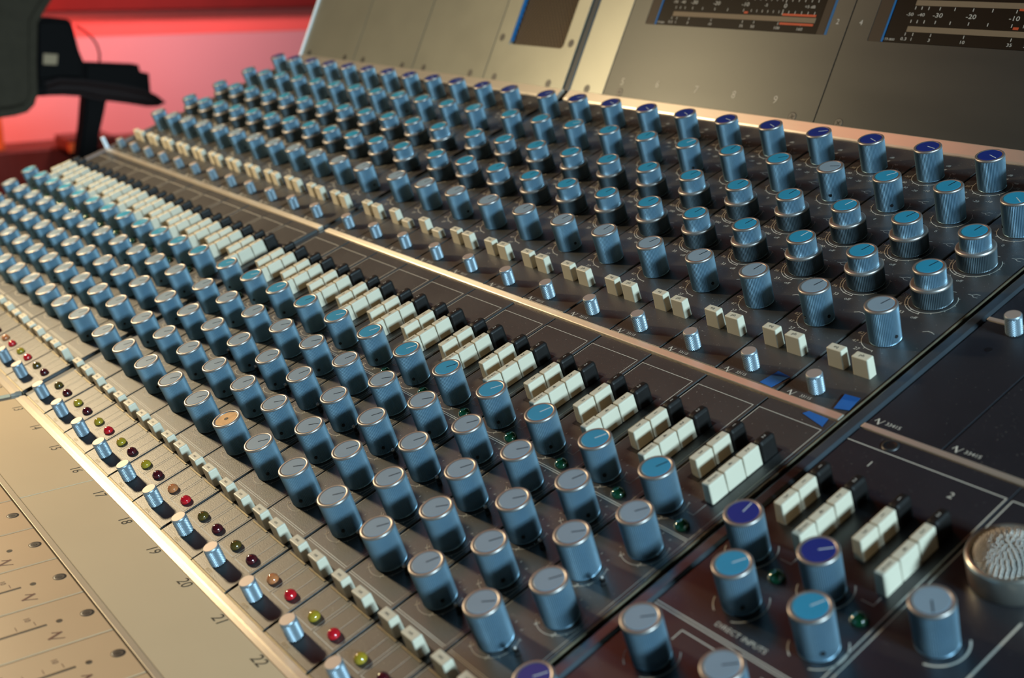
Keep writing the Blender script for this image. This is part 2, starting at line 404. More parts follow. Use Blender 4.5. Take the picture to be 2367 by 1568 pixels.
# equaliser module panel, local x 0..1, y absolute 2.225..8.265
def icon(mb, x, y, kind, s=1.0):
    P = {'shelf': [(-.07, -.03), (-.02, .02), (.02, .02), (.07, .02)], 'bell': [(-.07, 0), (-.02, 0), (.02, .035), (.07, .035)], 'hump': [(-.07, -.02), (-.02, .012), (.03, .012), (.08, -.01)]}[kind]
    for a, b in zip(P, P[1:]): mb.seg((x + a[0] * s, y + a[1] * s), (x + b[0] * s, y + b[1] * s), 0.008, 'print', 0.0025)
    if kind == 'bell':
        mb.seg((x - .02, y), (x + .02, y - .035), 0.008, 'print', 0.0025); mb.seg((x + .02, y - .035), (x + .07, y - .035), 0.008, 'print', 0.0025)
def neve_mark(mb, x, y, s, m='print', z=0.0025, mtx=None):
    for a, b, wd in (((-.5, -.05), (-.28, .42), .16), ((-.28, .42), (.12, -.40), .30), ((.12, -.40), (.5, .42), .13)):
        mb.seg((x + a[0] * s, y + a[1] * s), (x + b[0] * s, y + b[1] * s), wd * s * 0.6, m, z, mtx)
KX = 0.455
def eq_panel():
    mb = MB(); y0, y1 = 2.225, 8.265
    mb.box((0.014, y0, -0.07), (0.986, y1, 0), 'panel', 0.008, 1)
    z = 0.0025; P = 'print'; t = lambda s_, dx, dy, cy_, sz=0.062: mb.text(s_, (KX + dx, cy_ + dy), sz, P, z)
    c = 7.555
    mb.arc((KX, c), 0.272, 150, 398, 0.009, P, z)
    for k in range(9):
        a = math.radians(165 + k * 26); mb.seg((KX + .272 * math.cos(a), c + .272 * math.sin(a)), (KX + .30 * math.cos(a), c + .30 * math.sin(a)), 0.008, P, z)
    for s_, dx, dy in (('-10', .20, -.40), ('-20', .03, -.45), ('-30', -.165, -.41), ('-40', -.28, -.27), ('-50', -.34, -.09), ('dB', .04, .39), ('off', .04, .265), ('-70', .24, .18), ('-75', .34, .06)): t(s_, dx, dy, c)
    c = 6.571
    mb.arc((KX, c), 0.272, 185, 400, 0.009, P, z)
    for a in range(200, 400, 30):
        q = math.radians(a); mb.seg((KX + .272 * math.cos(q), c + .272 * math.sin(q)), (KX + .295 * math.cos(q), c + .295 * math.sin(q)), 0.008, P, z)
    t('0', .02, -.40, c); icon(mb, KX + .36, c + .27, 'bell')
    for c, lb in ((5.625, ('off', '390', '820', '1k2')), (4.664, ('off', '33', '56', '100'))):
        mb.arc((KX, c), 0.300, 175, 277, 0.009, P, z); mb.arc((KX, c), 0.335, 180, 275, 0.009, P, z); mb.arc((KX, c), 0.300, 277, 398, 0.009, P, z)
        for a in (195, 222, 249, 273):
            q = math.radians(a); mb.seg((KX + .30 * math.cos(q), c + .30 * math.sin(q)), (KX + .345 * math.cos(q), c + .345 * math.sin(q)), 0.008, P, z)
        for a in (300, 330, 0, 30):
            q = math.radians(a); mb.seg((KX + .30 * math.cos(q), c + .30 * math.sin(q)), (KX + .32 * math.cos(q), c + .32 * math.sin(q)), 0.008, P, z)
        for s_, (dx, dy) in zip(lb, ((.02, -.43), (-.195, -.385), (-.335, -.22), (-.39, -.02))): t(s_, dx, dy, c, 0.066)
        icon(mb, KX + .37, c + .30, 'bell'); icon(mb, KX + .11, c + .27, 'shelf', .5)
    c = 3.696
    mb.arc((KX, c), 0.285, 178, 275, 0.009, P, z)
    for a in (195, 222, 249, 274):
        q = math.radians(a); mb.seg((KX + .285 * math.cos(q), c + .285 * math.sin(q)), (KX + .31 * math.cos(q), c + .31 * math.sin(q)), 0.008, P, z)
    for s_, dx, dy in (('27', -.18, -.33), ('47', -.30, -.195), ('82', -.34, -.02)): t(s_, dx, dy, c, 0.066)
    icon(mb, KX + .37, c + .34, 'hump')
    neve_mark(mb, 0.17, 2.268, 0.10); mb.text('33115', (0.38, 2.275), 0.058, P, z, sx=0.95)
    return proto(mb.build('panel'))
EQP = eq_panel()
LINES = {'dx': 0}
def routing_panel():
    mb = MB(); P = 'print'; z = 0.0025
    mb.box((0.014, -3.965, -0.07), (0.986, 2.075, 0), 'panel', 0.008, 1)
    # write-on box
    mb.seg((0.035, 1.86), (0.935, 1.862), 0.009, P, z); mb.seg((0.035, 1.86), (0.035, -0.28), 0.009, P, z); mb.seg((0.935, 1.862), (0.935, -0.28), 0.009, P, z)
    mb.seg((0.035, -0.298), (0.935, -0.298), 0.009, P, z)
    # aux box
    mb.seg((0.035, -0.325), (0.935, -0.325), 0.009, P, z); mb.seg((0.035, -2.82), (0.935, -2.82), 0.009, P, z); mb.seg((0.035, -2.845), (0.935, -2.845), 0.009, P, z)
    mb.seg((0.035, -0.325), (0.035, -2.82), 0.006, P, z); mb.seg((0.935, -0.325), (0.935, -2.82), 0.006, P, z)
    # knob scales
    for kx, ky in AUX:
        mb.arc((kx, ky), 0.262, 225, 395, 0.007, P, z, 20)
        for a in range(-150, 160, 30):
            q = math.radians(90 + a); mb.seg((kx + .262 * math.cos(q), ky + .262 * math.sin(q)), (kx + .282 * math.cos(q), ky + .282 * math.sin(q)), 0.007, P, z)
        for sx in (-.13, .13):
            mb.seg((kx + sx - .02, ky - .235), (kx + sx + .015, ky - .20), 0.008, P, z); mb.seg((kx + sx + .015, ky - .20), (kx + sx - .01, ky - .19), 0.008, P, z)
    mb.seg((0.61, .02), (0.71, .02), 0.008, P, z); mb.seg((0.71, .02), (0.71, .225), 0.008, P, z)
    # mute box
    for x0, x1, lx in ((0.035, 0.475, .33), (0.52, 0.945, .77)):
        mb.seg((x0, -3.615), (x1, -3.615), 0.009, P, z); mb.seg((x0, -3.615), (x0, -3.10), 0.008, P, z); mb.seg((x1, -3.615), (x1, -3.10), 0.008, P, z)
        mb.seg((lx - .02, -3.42), (lx - .02, -3.12), 0.008, P, z)
        mb.box((x0 + .03, -3.125, -0.02), (x1 - .03, -3.105, 0.012), 'brass'); mb.box((x0 + .02, -3.103, 0.0), (x1 - .02, -2.93, 0.003), 'hole')
    # slots of the two button columns
    mb.box((0.205, 0.45, 0), (0.37, 1.37, 0.004), 'hole'); mb.box((0.635, 0.22, 0), (0.80, 1.37, 0.004), 'hole')
    mb.box((0.02, -3.985, -0.07), (0.98, -3.962, -0.004), 'brass')
    mb.text('33732', (0.42, -3.925), 0.045, 'brass', z)
    return proto(mb.build('panel'))
KA, KB = 0.305, 0.636
AUX = [(KA, 0.0), (KB, -0.64), (KA, -1.234), (KB, -1.829), (KA, -2.435)]
RTP = routing_panel()

LEDC = {24: ('yellow', 'maroon'), 23: ('yellow', 'maroon'), 22: ('yellow', 'red'), 21: ('orange', 'red'), 20: ('olive', 'maroon'), 19: ('olive', 'maroon'), 18: ('orange', 'red'),
        17: ('yellow', 'maroon'), 16: ('yellow', 'maroon'), 15: ('yellow', 'red'), 14: ('yellow', 'maroon'), 13: ('olive', 'maroon'), 12: ('olive', 'maroon'), 11: ('yellow', 'red'),
        10: ('orange', 'red'), 9: ('yellow', 'maroon')}
CW = {'yellow': 'yellow', 'orange': 'orange', 'red': 'bright red', 'maroon': 'dark maroon', 'olive': 'dark olive'}
rnd = random.Random(3)
for ch in range(1, 25):
    x = left(ch); ju = rnd.uniform(-0.006, 0.006)
    e = thing('equaliser_module', 'dark upper channel module with five tall knobs, %s' % where(ch), 'equaliser module', (x, 0, ju), 'equaliser modules in the upper rows of the console')
    inst(EQP, e, (0, 0, 0))
    inst(K_navy if ch % 4 else K_navy2, e, (KX, 7.555, 0), math.radians(rnd.choice([-105, -115, -100, -60])))
    inst({22: K_cyan2, 21: K_pale2}.get(ch, K_cyan if ch % 3 else K_cyan2), e, (KX, 6.571, 0), math.radians({22: -35, 23: -12, 24: -130, 21: -70}.get(ch, rnd.uniform(-60, 10))))
    inst(C_cyan if ch != 22 else C_cyan2, e, (KX, 5.625, 0), math.radians(rnd.uniform(-18, -6)))
    inst(C_cyan if ch != 22 else C_cyan2, e, (KX, 4.664, 0), math.radians(rnd.uniform(-18, -6)))
    for k in list(e.children)[-2:]:
        pass
    inst(K_pale3 if ch == 23 else (K_pale if ch % 3 else K_pale2), e, (KX, 3.696, 0), math.radians(rnd.uniform(-18, 2)))
    inst(B_eq, e, (0.312, 2.992, 0)); inst(B_ph, e, (0.690, 2.978, -0.13 if ch in (14, 15) else 0))
    inst(THUMB, e, (0.421, 2.436, 0), rnd.random() * 6)
    a, b = LEDC.get(ch, ('yellow', 'maroon'))
    what = 'with %s and %s lamps' % (CW[a], CW[b])
    if ch == 18: what = 'with one knob missing its cap'
    if ch in (1, 2, 3, 4, 5, 6, 7, 8, 24): what = 'with cream and black buttons'
    r_ = thing('routing_module', 'lower channel module %s, %s' % (what, where(ch)), 'routing module', (x, 0, -ju), 'routing and auxiliary modules in the lower rows of the console')
    inst(RTP, r_, (0, 0, 0))
    for nm, bx, by in ((B_3, 0.289, 0.642), (B_1, 0.289, 0.926), (B_d, 0.718, 0.378), (B_4, 0.718, 0.651), (B_2, 0.718, 0.932)): inst(nm, r_, (bx, by, rnd.uniform(-.008, .004)))
    inst(B_k1, r_, (0.289, 1.20, 0)); inst(B_k2, r_, (0.718, 1.205, 0))
    for k, (kx, ky) in enumerate(AUX):
        if k == 0: src = K_cyan if ch % 4 == 0 else K_cyan2
        elif ch == 18 and k == 4: src = K_bare
        else: src = rnd.choice([K_pale, K_pale, K_pale2, K_pale3])
        inst(src, r_, (kx, ky, 0), math.radians(rnd.uniform(-50, -20)))
    inst(LEDG, r_, (0.735, -0.185, 0))
    if ch >= 15:
        inst(TOGGLE, r_, (KA + .36, -2.435, 0), -0.5); inst(TOGGLE, r_, (KA + .36, -1.27, 0), -0.5)
    inst(B_m1, r_, (0.290, -3.03, 0)); inst(B_m2, r_, (0.742, -3.03, 0 if rnd.random() < .8 else -.05))
    inst(LED[a], r_, (0.335, -3.495, 0)); inst(LED[b], r_, (0.775, -3.495, 0))
    inst(THUMB, r_, (0.406, -3.779, 0), rnd.random() * 6)

# ------------------------------------------------------------------ console frame
XL, XR = -12.84, 15.9
FA = -math.radians(20)
cf = thing('console_frame', 'long grey metal mixing console body with trim strips, holding all the modules', 'mixing console', (0, 0, 0))
mb = MB()
sec = [(-4.0, -0.12), (8.6, -0.12), (8.6, -0.6), (10.9, -0.9), (10.9, -3.2), (-4.0, -3.2)]
mb.prism(sec, 'x', XL + .1, XR, 'housing'); mb.build('body', cf)
mb = MB(); mb.box((XL, -4.0, -3.2), (-12.60, 2.25, 0.02), 'cheek', 0.01, 1); mb.box((XL, 2.25, -3.2), (-12.60, 8.5, 0.02), 'cheek', 0.01, 1); mb.build('end_cheek', cf)
mb = MB(); mb.box((-12.75, 2.14, 0), (-12.71, 2.25, 0.34), 'white', 0.01); mb.build('end_tab', cf)
for a, b in ((-12.60, -0.56), (-0.30, 11.69)):
    mb = MB(); mb.box((a, 2.092, -0.05), (b, 2.205, 0.022), 'trim', 0.012, 3); mb.build('trim_strip', cf)
    mb = MB(); mb.prism([(8.275, -0.05), (8.275, 0.012), (8.30, 0.035), (8.50, 0.115), (8.545, 0.10), (8.56, -0.05)], 'x', a, b if a < -1 else 15.9, 'trim'); mb.build('upper_trim_strip', cf)
mb = MB(); mb.box((-0.545, -3.95, -0.08), (-0.315, 8.25, -0.045), 'gap'); mb.box((-0.33, -3.95, -0.05), (-0.303, 8.25, -0.012), 'lblue'); mb.build('bay_gap', cf)
mb = MB(); mb.box((11.70, -3.95, -0.08), (11.80, 8.25, -0.05), 'recess'); mb.box((11.70, -3.95, -0.06), (11.722, 8.25, 0.008), 'brass', 0.004, 1)
mb.prism([(11.79, -0.06), (11.83, 0.04), (11.90, 0.055), (11.955, 0.03), (11.955, -0.06)], 'x', 0, 1, 'divider', mtx=None) if False else None
poly = [(11.785, -0.07), (11.795, 0.012), (11.82, 0.028), (11.925, 0.028), (11.955, 0.005), (11.955, -0.07)]
n_ = len(poly); vs = [(p[0], -3.95, p[1]) for p in poly] + [(p[0], 8.25, p[1]) for p in poly]
mb.add(vs, [list(range(n_)), list(range(n_, 2 * n_))[::-1]] + [[i, n_ + i, n_ + (i + 1) % n_, (i + 1) % n_] for i in range(n_)], 'rail'); mb.build('divider_rail', cf)
mb = MB(); mb.box((11.965, 2.13, -0.05), (15.9, 2.21, 0.012), 'trim', 0.008, 2); mb.build('trim_strip', cf)
mb = MB(); mb.box((11.965, 4.55, -0.05), (15.9, 4.62, 0.012), 'trim', 0.008, 2); mb.build('trim_strip', cf)

# blue tape
def tape(pts, label):
    mb = MB(); mb.prism(pts, 'z', 0.009, 0.013, 'tape'); single(mb.build('tape_piece'), label, 'tape', group='bits of blue tape by the right end of the trim strip')
tape([(10.41, 2.24), (10.60, 2.225), (10.665, 2.50), (10.46, 2.53)], 'blue masking tape scrap left of the rightmost small knurled knob')
tape([(11.51, 2.25), (11.68, 2.30), (11.65, 2.545), (11.45, 2.53)], 'blue masking tape scrap right of the last knurled knob, above the copper strip')
tape([(11.26, 2.00), (11.30, 2.07), (11.58, 2.06), (11.61, 1.91)][::-1], 'blue masking tape scrap below the copper strip at its right end')

# ------------------------------------------------------------------ fader plane (level), local frame: x, y = -v, z up
FM = Matrix.Translation((0, -3.98 * U, 0)) @ Matrix.Rotation(-TILT, 4, 'X')
FB = BASE @ FM
mb = MB()
for a, b in ((-12.6, -0.56), (-0.30, 11.69)):
    mb = MB(); mb.prism([(-0.012, -0.06), (-0.012, 0.006), (-0.03, 0.022), (-0.105, 0.022), (-0.125, 0.006), (-0.185, 0.0), (-0.185, -0.06)], 'x', a, b, 'trim')
    o = mb.build('front_rail', cf); o.matrix_parent_inverse = Matrix.Identity(4); o.matrix_local = FM
mb = MB(); mb.box((-0.545, -6, -0.12), (-0.315, 0.0, -0.05), 'gap'); o = mb.build('bay_gap', cf); o.matrix_local = FM
mb = MB(); mb.prism([(0.02, -0.10), (-6.0, -0.10), (-6.0, -3.0), (0.02, -3.0)], 'x', XL + .1, XR, 'housing'); o = mb.build('front_body', cf); o.matrix_local = FM
mb = MB(); mb.box((-0.30, -1.285, -0.06), (11.69, -1.20, 0.012), 'strip', 0.008, 2); o = mb.build('trim_strip', cf); o.matrix_local = FM
mb = MB(); mb.box((-12.6, -1.285, -0.06), (-0.56, -1.20, 0.012), 'strip', 0.008, 2); o = mb.build('trim_strip', cf); o.matrix_local = FM
def plate(x0, x1, chs, label, name='number_plate'):
    mb = MB(); mb.box((x0 + .008, -1.192, -0.06), (x1 - .008, -0.192, 0), 'beige', 0.006, 1)
    for ch in chs:
        nx = (ch - 13) + 0.205 - (GAP if ch < 13 else 0); mb.text(str(ch), (nx, -0.287), 0.155, 'ink', 0.002, sx=1.0)
    single(mb.build(name), label, 'number plate', frame=FB, group='beige number plates below the channel modules')
plate(-0.30, 3.70, range(13, 17), 'beige number plate printed 13 to 16, right of the dark bay gap')
plate(3.70, 11.69, range(17, 25), 'beige number plate printed from 17 up to 22, nearest the camera')
plate(-4.56, -0.56, range(9, 13), 'beige number plate left of the dark bay gap, at the left photo edge')
def fader_panel():
    mb = MB(); mb.box((0.012, -5.2, -0.06), (0.988, -1.298, 0), 'beige2', 0.006, 1)
    mb.rings([(0.035, -0.001), (0.035, 0.003)], 16, 'hole', cx=0.475, cy=-1.715)
    mb.box((0.462, -4.6, -0.001), (0.492, -1.85, 0.003), 'hole')
    for k, t in ((0, '10'), (1, '5'), (2, '0')): 
        mb.text(t, (0.25, -2.0 - k * 0.55), 0.07, 'redink', 0.002)
    for k in range(14): mb.seg((0.34, -1.95 - k * 0.2), (0.42, -1.95 - k * 0.2), 0.008, 'redink', 0.002)
    neve_mark(mb, 0.77, -1.845, 0.17, 'redink', 0.0022)
    return proto(mb.build('panel'))
FP = fader_panel()
def cross_screw(r, hexa=False):
    mb = MB(); mb.rings([(r * 1.08, 0.0), (r * 1.08, 0.002)], 24, 'hole', False)
    if hexa: mb.rings([(r * .98, 0.002), (r * .94, 0.004), (r * .62, 0.0025)], 24, 'steel', True); mb.rings([(r * .40, 0.0025), (r * .40, 0.0042)], 6, 'hole')
    else:
        mb.rings([(r * .96, 0.002), (r * .90, 0.006)], 24, 'steel', False)
        for w_, h_ in ((.6, .13), (.13, .6)): mb.box((-r * w_, -r * h_, 0.004), (r * w_, r * h_, 0.0075), 'hole')
    return proto(mb.build('screw'))
SCH = cross_screw(0.072, True); SCX = cross_screw(0.085)
for ch in range(15, 25):
    o = thing('fader_module', 'tan fader panel with a long slot, %s' % ('just below the number %d' % ch if ch < 23 else 'beyond the one below the number 22' if ch == 23 else 'last before the right edge of the bay'), 'fader module', (left(ch), 0, 0), 'tan fader modules at the front of the console', frame=FB)
    inst(FP, o, (0, 0, 0)); inst(SCH, o, (0.49, -1.413, 0))

# ------------------------------------------------------------------ centre section
cs = thing('centre_routing_module', 'dark centre module marked 1 and 2 with blue-capped knobs and two sets of cream buttons', 'centre module', (0, 0, 0))
mb = MB(); P = 'print'; z = 0.0025
mb.box((11.97, -4.0, -0.07), (13.885, 2.12, 0), 'cpanel', 0.006, 1)
mb.seg((11.98, 1.89), (13.86, 1.892), 0.012, P, z); mb.seg((13.86, 1.89), (13.86, -1.09), 0.013, P, z)
mb.text('1', (12.44, 1.65), 0.11, P, z); mb.text('2', (13.405, 1.655), 0.11, P, z)
mb.seg((11.98, -1.10), (13.86, -1.10), 0.012, P, z); mb.seg((11.98, -1.135), (13.86, -1.135), 0.012, P, z)
mb.text('DIRECT INPUTS', (12.97, -0.99), 0.072, P, z, sx=1.05)
mb.seg((12.46, -1.245), (12.89, -1.243), 0.012, P, z); mb.seg((12.46, -1.245), (12.46, -1.38), 0.012, P, z); mb.seg((13.44, -1.245), (13.75, -1.243), 0.012, P, z)
mb.seg((13.86, -1.135), (13.86, -3.9), 0.012, P, z)
CK = [(12.273, -0.039, 'n', 5), (13.214, -0.060, 'n2', -45), (12.67, -0.64, 'c', -30), (13.603, -0.657, 'c2', -25), (12.451, -1.644, 'p', -45), (13.436, -1.621, 'p', -45), (12.174, -2.73, 'n', -30)]
for kx, ky, t_, a_ in CK:
    mb.arc((kx, ky), 0.272, -70, 45, 0.012, P, z, 20); mb.arc((kx, ky), 0.272, 200, 240, 0.012, P, z, 10)
for bx in (0.0, 0.962):
    mb.seg((12.60 + bx, .02), (12.73 + bx, .02), 0.012, P, z); mb.seg((12.73 + bx, .02), (12.73 + bx, .13), 0.012, P, z)
mb.build('panel', cs)
for kx, ky, t_, a_ in CK: inst({'n': K_navy, 'n2': K_navy2, 'c': K_cyan2, 'c2': K_cyan2, 'p': K_pale}[t_], cs, (kx, ky, 0), math.radians(a_))
for bx in (0.0, 0.962):
    for nm, x_, y_ in ((B_3, 12.262, 0.565), (B_1, 12.262, 0.845), (B_d, 12.705, 0.295), (B_4, 12.705, 0.565), (B_2, 12.700, 0.85), (B_k1, 12.255, 1.12), (B_k2, 12.69, 1.12)): inst(nm, cs, (x_ + bx, y_, -0.0 if nm is not B_2 or bx == 0 else 0.0))
    inst(LEDG, cs, (12.74 + bx * 1.0, -0.205, 0))
mb = MB(); mb.rings([(0.095, 0.0), (0.092, 0.010), (0.075, 0.012)], 24, 'steel', True, cap1=False); mb.rings([(0.075, 0.012), (0.045, 0.003)], 24, 'hole', True, cap0=False)
proto_s = mb.build('screw'); proto_s.parent = cs; proto_s.location = Vector((12.439, 2.013, 0)) * U
def cpl(x0, x1, y0, y1, label, num=True, hole=False):
    t_ = thing('centre_upper_module', label, 'centre module', (0, 0, 0), 'blank modules above the centre section')
    mb = MB(); mb.box((x0 + .008, y0, -0.07), (x1 - .008, y1, 0), 'cpanel', 0.006, 1)
    if num: neve_mark(mb, x0 + .12, y0 + .085, 0.10); mb.text('33415', (x0 + .30, y0 + .09), 0.066, 'print', 0.0025)
    if hole: mb.rings([(0.045, 0), (0.045, 0.003)], 20, 'hole', cx=12.326, cy=4.02)
    mb.build('panel', t_); return t_
t1 = cpl(11.965, 12.93, 2.215, 4.545, 'blank dark module with a round hole, printed 33415, right of the thick divider', True, True)
cpl(12.93, 13.90, 2.215, 4.545, 'blank dark module printed 33415, second to the right of the thick divider')
cpl(13.90, 15.9, 2.215, 4.545, 'blank dark module at the right edge beyond the two printed 33415', False)
t4 = thing('centre_top_module', 'dark module with a small knurled knob at the right edge of the photo', 'centre module', (0, 0, 0))
mb = MB(); mb.box((11.965, 4.625, -0.07), (15.9, 8.26, 0), 'cpanel', 0.006, 1); mb.build('panel', t4)
inst(THUMB, t1, (12.39, 4.44, 0), 1.0)
t5 = thing('microphone_module', 'dark module carrying a round talkback microphone and a pale-capped knob', 'talkback microphone', (0, 0, 0))
mb = MB(); mb.box((13.895, -4.0, -0.07), (15.9, 2.12, 0), 'cpanel', 0.006, 1)
mb.seg((13.925, 1.89), (15.6, 1.892), 0.013, P, z); mb.seg((13.925, 1.89), (13.925, -3.9), 0.013, P, z); mb.seg((14.82, .55), (14.78, -1.5), 0.02, P, z)
mb.arc((14.382, -0.022), 0.275, -80, 40, 0.018, P, z); mb.build('panel', t5)
inst(K_pale, t5, (14.382, -0.022, 0), math.radians(-140))
mc = (14.46, 1.0)
mb = MB(); mb.rings([(0.36, 0), (0.375, 0.012), (0.385, 0.27), (0.38, 0.30), (0.355, 0.315), (0.335, 0.30), (0.33, 0.24)], 56, 'silver', True, cx=mc[0], cy=mc[1]); mb.build('microphone_ring', t5)
mb = MB()
mb.sphere((mc[0], mc[1], 0.245), 0.30, 'recess', 0.62, 0.0, 40, 12)
for j in range(12):
    ph = math.pi / 2 * (j + .35) / 12; rr = .305 * math.cos(ph); nb = max(1, int(2 * math.pi * rr / 0.046))
    for i in range(nb):
        a = 2 * math.pi * (i + .5 * (j % 2)) / nb; p = (mc[0] + rr * math.cos(a), mc[1] + rr * math.sin(a), 0.245 + .305 * .62 * math.sin(ph))
        mb.sphere(p, 0.019, 'wire', 1, -.6, 7, 4)
mb.build('microphone_grille', t5)

# ------------------------------------------------------------------ meter bridge, plane tilted 46 degrees; local x, y=v up the slope, z out
MA = math.radians(46)
MM = Matrix.Translation((0, 8.55 * U, 0)) @ Matrix.Rotation(MA, 4, 'X'); MBF = BASE @ MM
TOP = 4.2
def mpanel(x0, x1, label, m='meterp', screws=(), name='meter_bridge_panel', cat='meter bridge panel', hole=None, group=None):
    t_ = thing(name, label, cat, (0, 0, 0), group, frame=MBF)
    mb = MB()
    if hole is None: mb.box((x0 + .012, 0.02, -0.08), (x1 - .012, TOP, 0), m, 0.008, 1)
    else:
        a, b, c, d = hole
        rect = [(x0 + .012, 0.02), (x1 - .012, 0.02), (x1 - .012, TOP), (x0 + .012, TOP)]
        inner = rrect(a, b, c, d, 0.10, 5) if name == 'speaker_panel' else rrect(a, b, c, d, 0.02, 1)
        frame_plate(mb, rect, inner, -0.08, 0.0, m)
    return t_, mb
def rrect(x0, y0, x1, y1, r, n):
    out = []
    for cx_, cy_, a0 in ((x1 - r, y1 - r, 0), (x0 + r, y1 - r, 90), (x0 + r, y0 + r, 180), (x1 - r, y0 + r, 270)):
        for i in range(n + 1):
            a = math.radians(a0 + 90 * i / n); out.append((cx_ + r * math.cos(a), cy_ + r * math.sin(a)))
    return out
def frame_plate(mb, rect, inner, z0, z1, m):
    """rect corners: bl, br, tr, tl; inner ccw starting at its top right corner"""
    n = len(inner); q = n // 4
    bl, br, tr, tl = rect
    for zz, flip in ((z1, False), (z0, True)):
        vs = [(x, y, zz) for x, y in inner] + [(*tr, zz), (*tl, zz), (*bl, zz), (*br, zz)]
        TR, TL, BL, BR = n, n + 1, n + 2, n + 3; fs = []
        for c, idx in enumerate((TR, TL, BL, BR)):
            for i in range(c * q, (c + 1) * q - 1): fs.append([i, idx, i + 1])
        for c, (k1, k2) in enumerate(((TR, TL), (TL, BL), (BL, BR), (BR, TR))):
            i = (c + 1) * q - 1; fs.append([i, k1, k2, (i + 1) % n])
        if flip: fs = [f[::-1] for f in fs]
        mb.add(vs, fs, m)
    vs = [(x, y, z1) for x, y in inner] + [(x, y, z0) for x, y in inner]
    mb.add(vs, [[i, (i + 1) % n, n + (i + 1) % n, n + i] for i in range(n)], m)
    vs = [(*p, z1) for p in (bl, br, tr, tl)] + [(*p, z0) for p in (bl, br, tr, tl)]
    mb.add(vs, [[i, 4 + i, 4 + (i + 1) % 4, (i + 1) % 4] for i in range(4)], m)
def place_screws(t_, pts):
    for x_, y_ in pts: inst(SCX, t_, (x_, y_, 0), random.random())
g_ = 'blank panels of the meter bridge'
t_, mb = mpanel(-12.84, -9.81, 'blank satin metal meter bridge panel at the far left end', 'meterp_lit', group=g_); mb.build('panel', t_); place_screws(t_, [(-12.4, .15), (-10.3, .15)])
t_, mb = mpanel(-9.81, -6.78, 'blank satin metal meter bridge panel, second from the far left end', 'meterp_lit', group=g_); mb.build('panel', t_); place_screws(t_, [(-9.3, .15), (-7.28, .14)])
t_, mb = mpanel(-6.78, -3.66, 'blank satin metal meter bridge panel left of the speaker grille panel', 'meterp_lit', group=g_); mb.build('panel', t_); place_screws(t_, [(-6.26, .155), (-4.23, .176)])
t_, mb = mpanel(-3.66, -0.70, 'metal panel with a round-cornered opening over a bronze mesh grille', 'meterp_lit', name='speaker_panel', cat='speaker panel', hole=(-3.07, .975, -1.15, 3.4)); mb.build('panel', t_)
place_screws(t_, [(-3.242, .156), (-1.23, .167), (-3.44, 1.117), (-0.93, 1.112)])
mb = MB(); mb.box((-3.12, .92, -.16), (-1.10, 3.45, -.12), 'recess')
k = -4.0
while k < 5.5:
    for sgn in (1, -1):
        p = []; 
        # diagonal wires clipped to the opening
        for v_ in (0.95, 3.4):
            pass
        x_a, y_a = -3.10, (k if sgn > 0 else 5.5 - k - 0.0); x_b = -1.12; sl = 1.25 * sgn
        y_b = y_a + sl * (x_b - x_a)
        ts = [0.0, 1.0]
        lo, hi = 0.95, 3.42
        t0, t1_ = 0.0, 1.0; dy = y_b - y_a
        ta, tb = (lo - y_a) / dy, (hi - y_a) / dy
        if ta > tb: ta, tb = tb, ta
        t0, t1_ = max(0, ta), min(1, tb)
        if t1_ > t0:
            zz = -0.085 if sgn > 0 else -0.075
            A_ = (x_a + (x_b - x_a) * t0, y_a + dy * t0); B_ = (x_a + (x_b - x_a) * t1_, y_a + dy * t1_)
            L = math.hypot(B_[0] - A_[0], B_[1] - A_[1]); mt = Matrix.Translation((A_[0], A_[1], zz)) @ Matrix.Rotation(math.atan2(B_[1] - A_[1], B_[0] - A_[0]), 4, 'Z')
            mb.box((0, -.011, -.006), (L, .011, .006), 'mesh', mtx=mt)
    k += 0.14
mb.build('speaker_grille', t_)
mb = MB(); mb.box((-3.105, .97, -.09), (-3.068, 3.4, 0.004), 'mblue'); mb.build('blue_edging', t_)
mb = MB(); mb.box((-0.66, 0.0, -0.1), (-0.47, TOP, -0.02), 'gap'); mb.box((-0.475, -0.02, -0.09), (-0.452, TOP, 0.004), 'lblue'); o = mb.build('bay_gap', cf); o.matrix_local = MM
mb = MB(); mb.prism([(-4.9, -.14), (.02, -.14), (.02, -.09), (TOP, -.09), (TOP, -2.5), (0, -2.5)], 'x', XL + .05, XR, 'housing') if False else None
mb = MB(); mb.box((XL + .03, 0.0, -1.2), (XR, TOP, -0.17), 'housing'); o = mb.build('meter_bridge_body', cf); o.matrix_local = MM
mb = MB(); mb.box((XL - .05, 0.0, -1.2), (XL, TOP + .02, 0.05), 'white', 0.01, 1); o = mb.build('bridge_edge_strip', cf); o.matrix_local = MM
t_, mb = mpanel(-0.45, 0.62, 'narrow blank metal meter bridge panel between the blue gap and the meters', 'meterp_lit', group=g_); mb.build('panel', t_); place_screws(t_, [(.083, .162)])

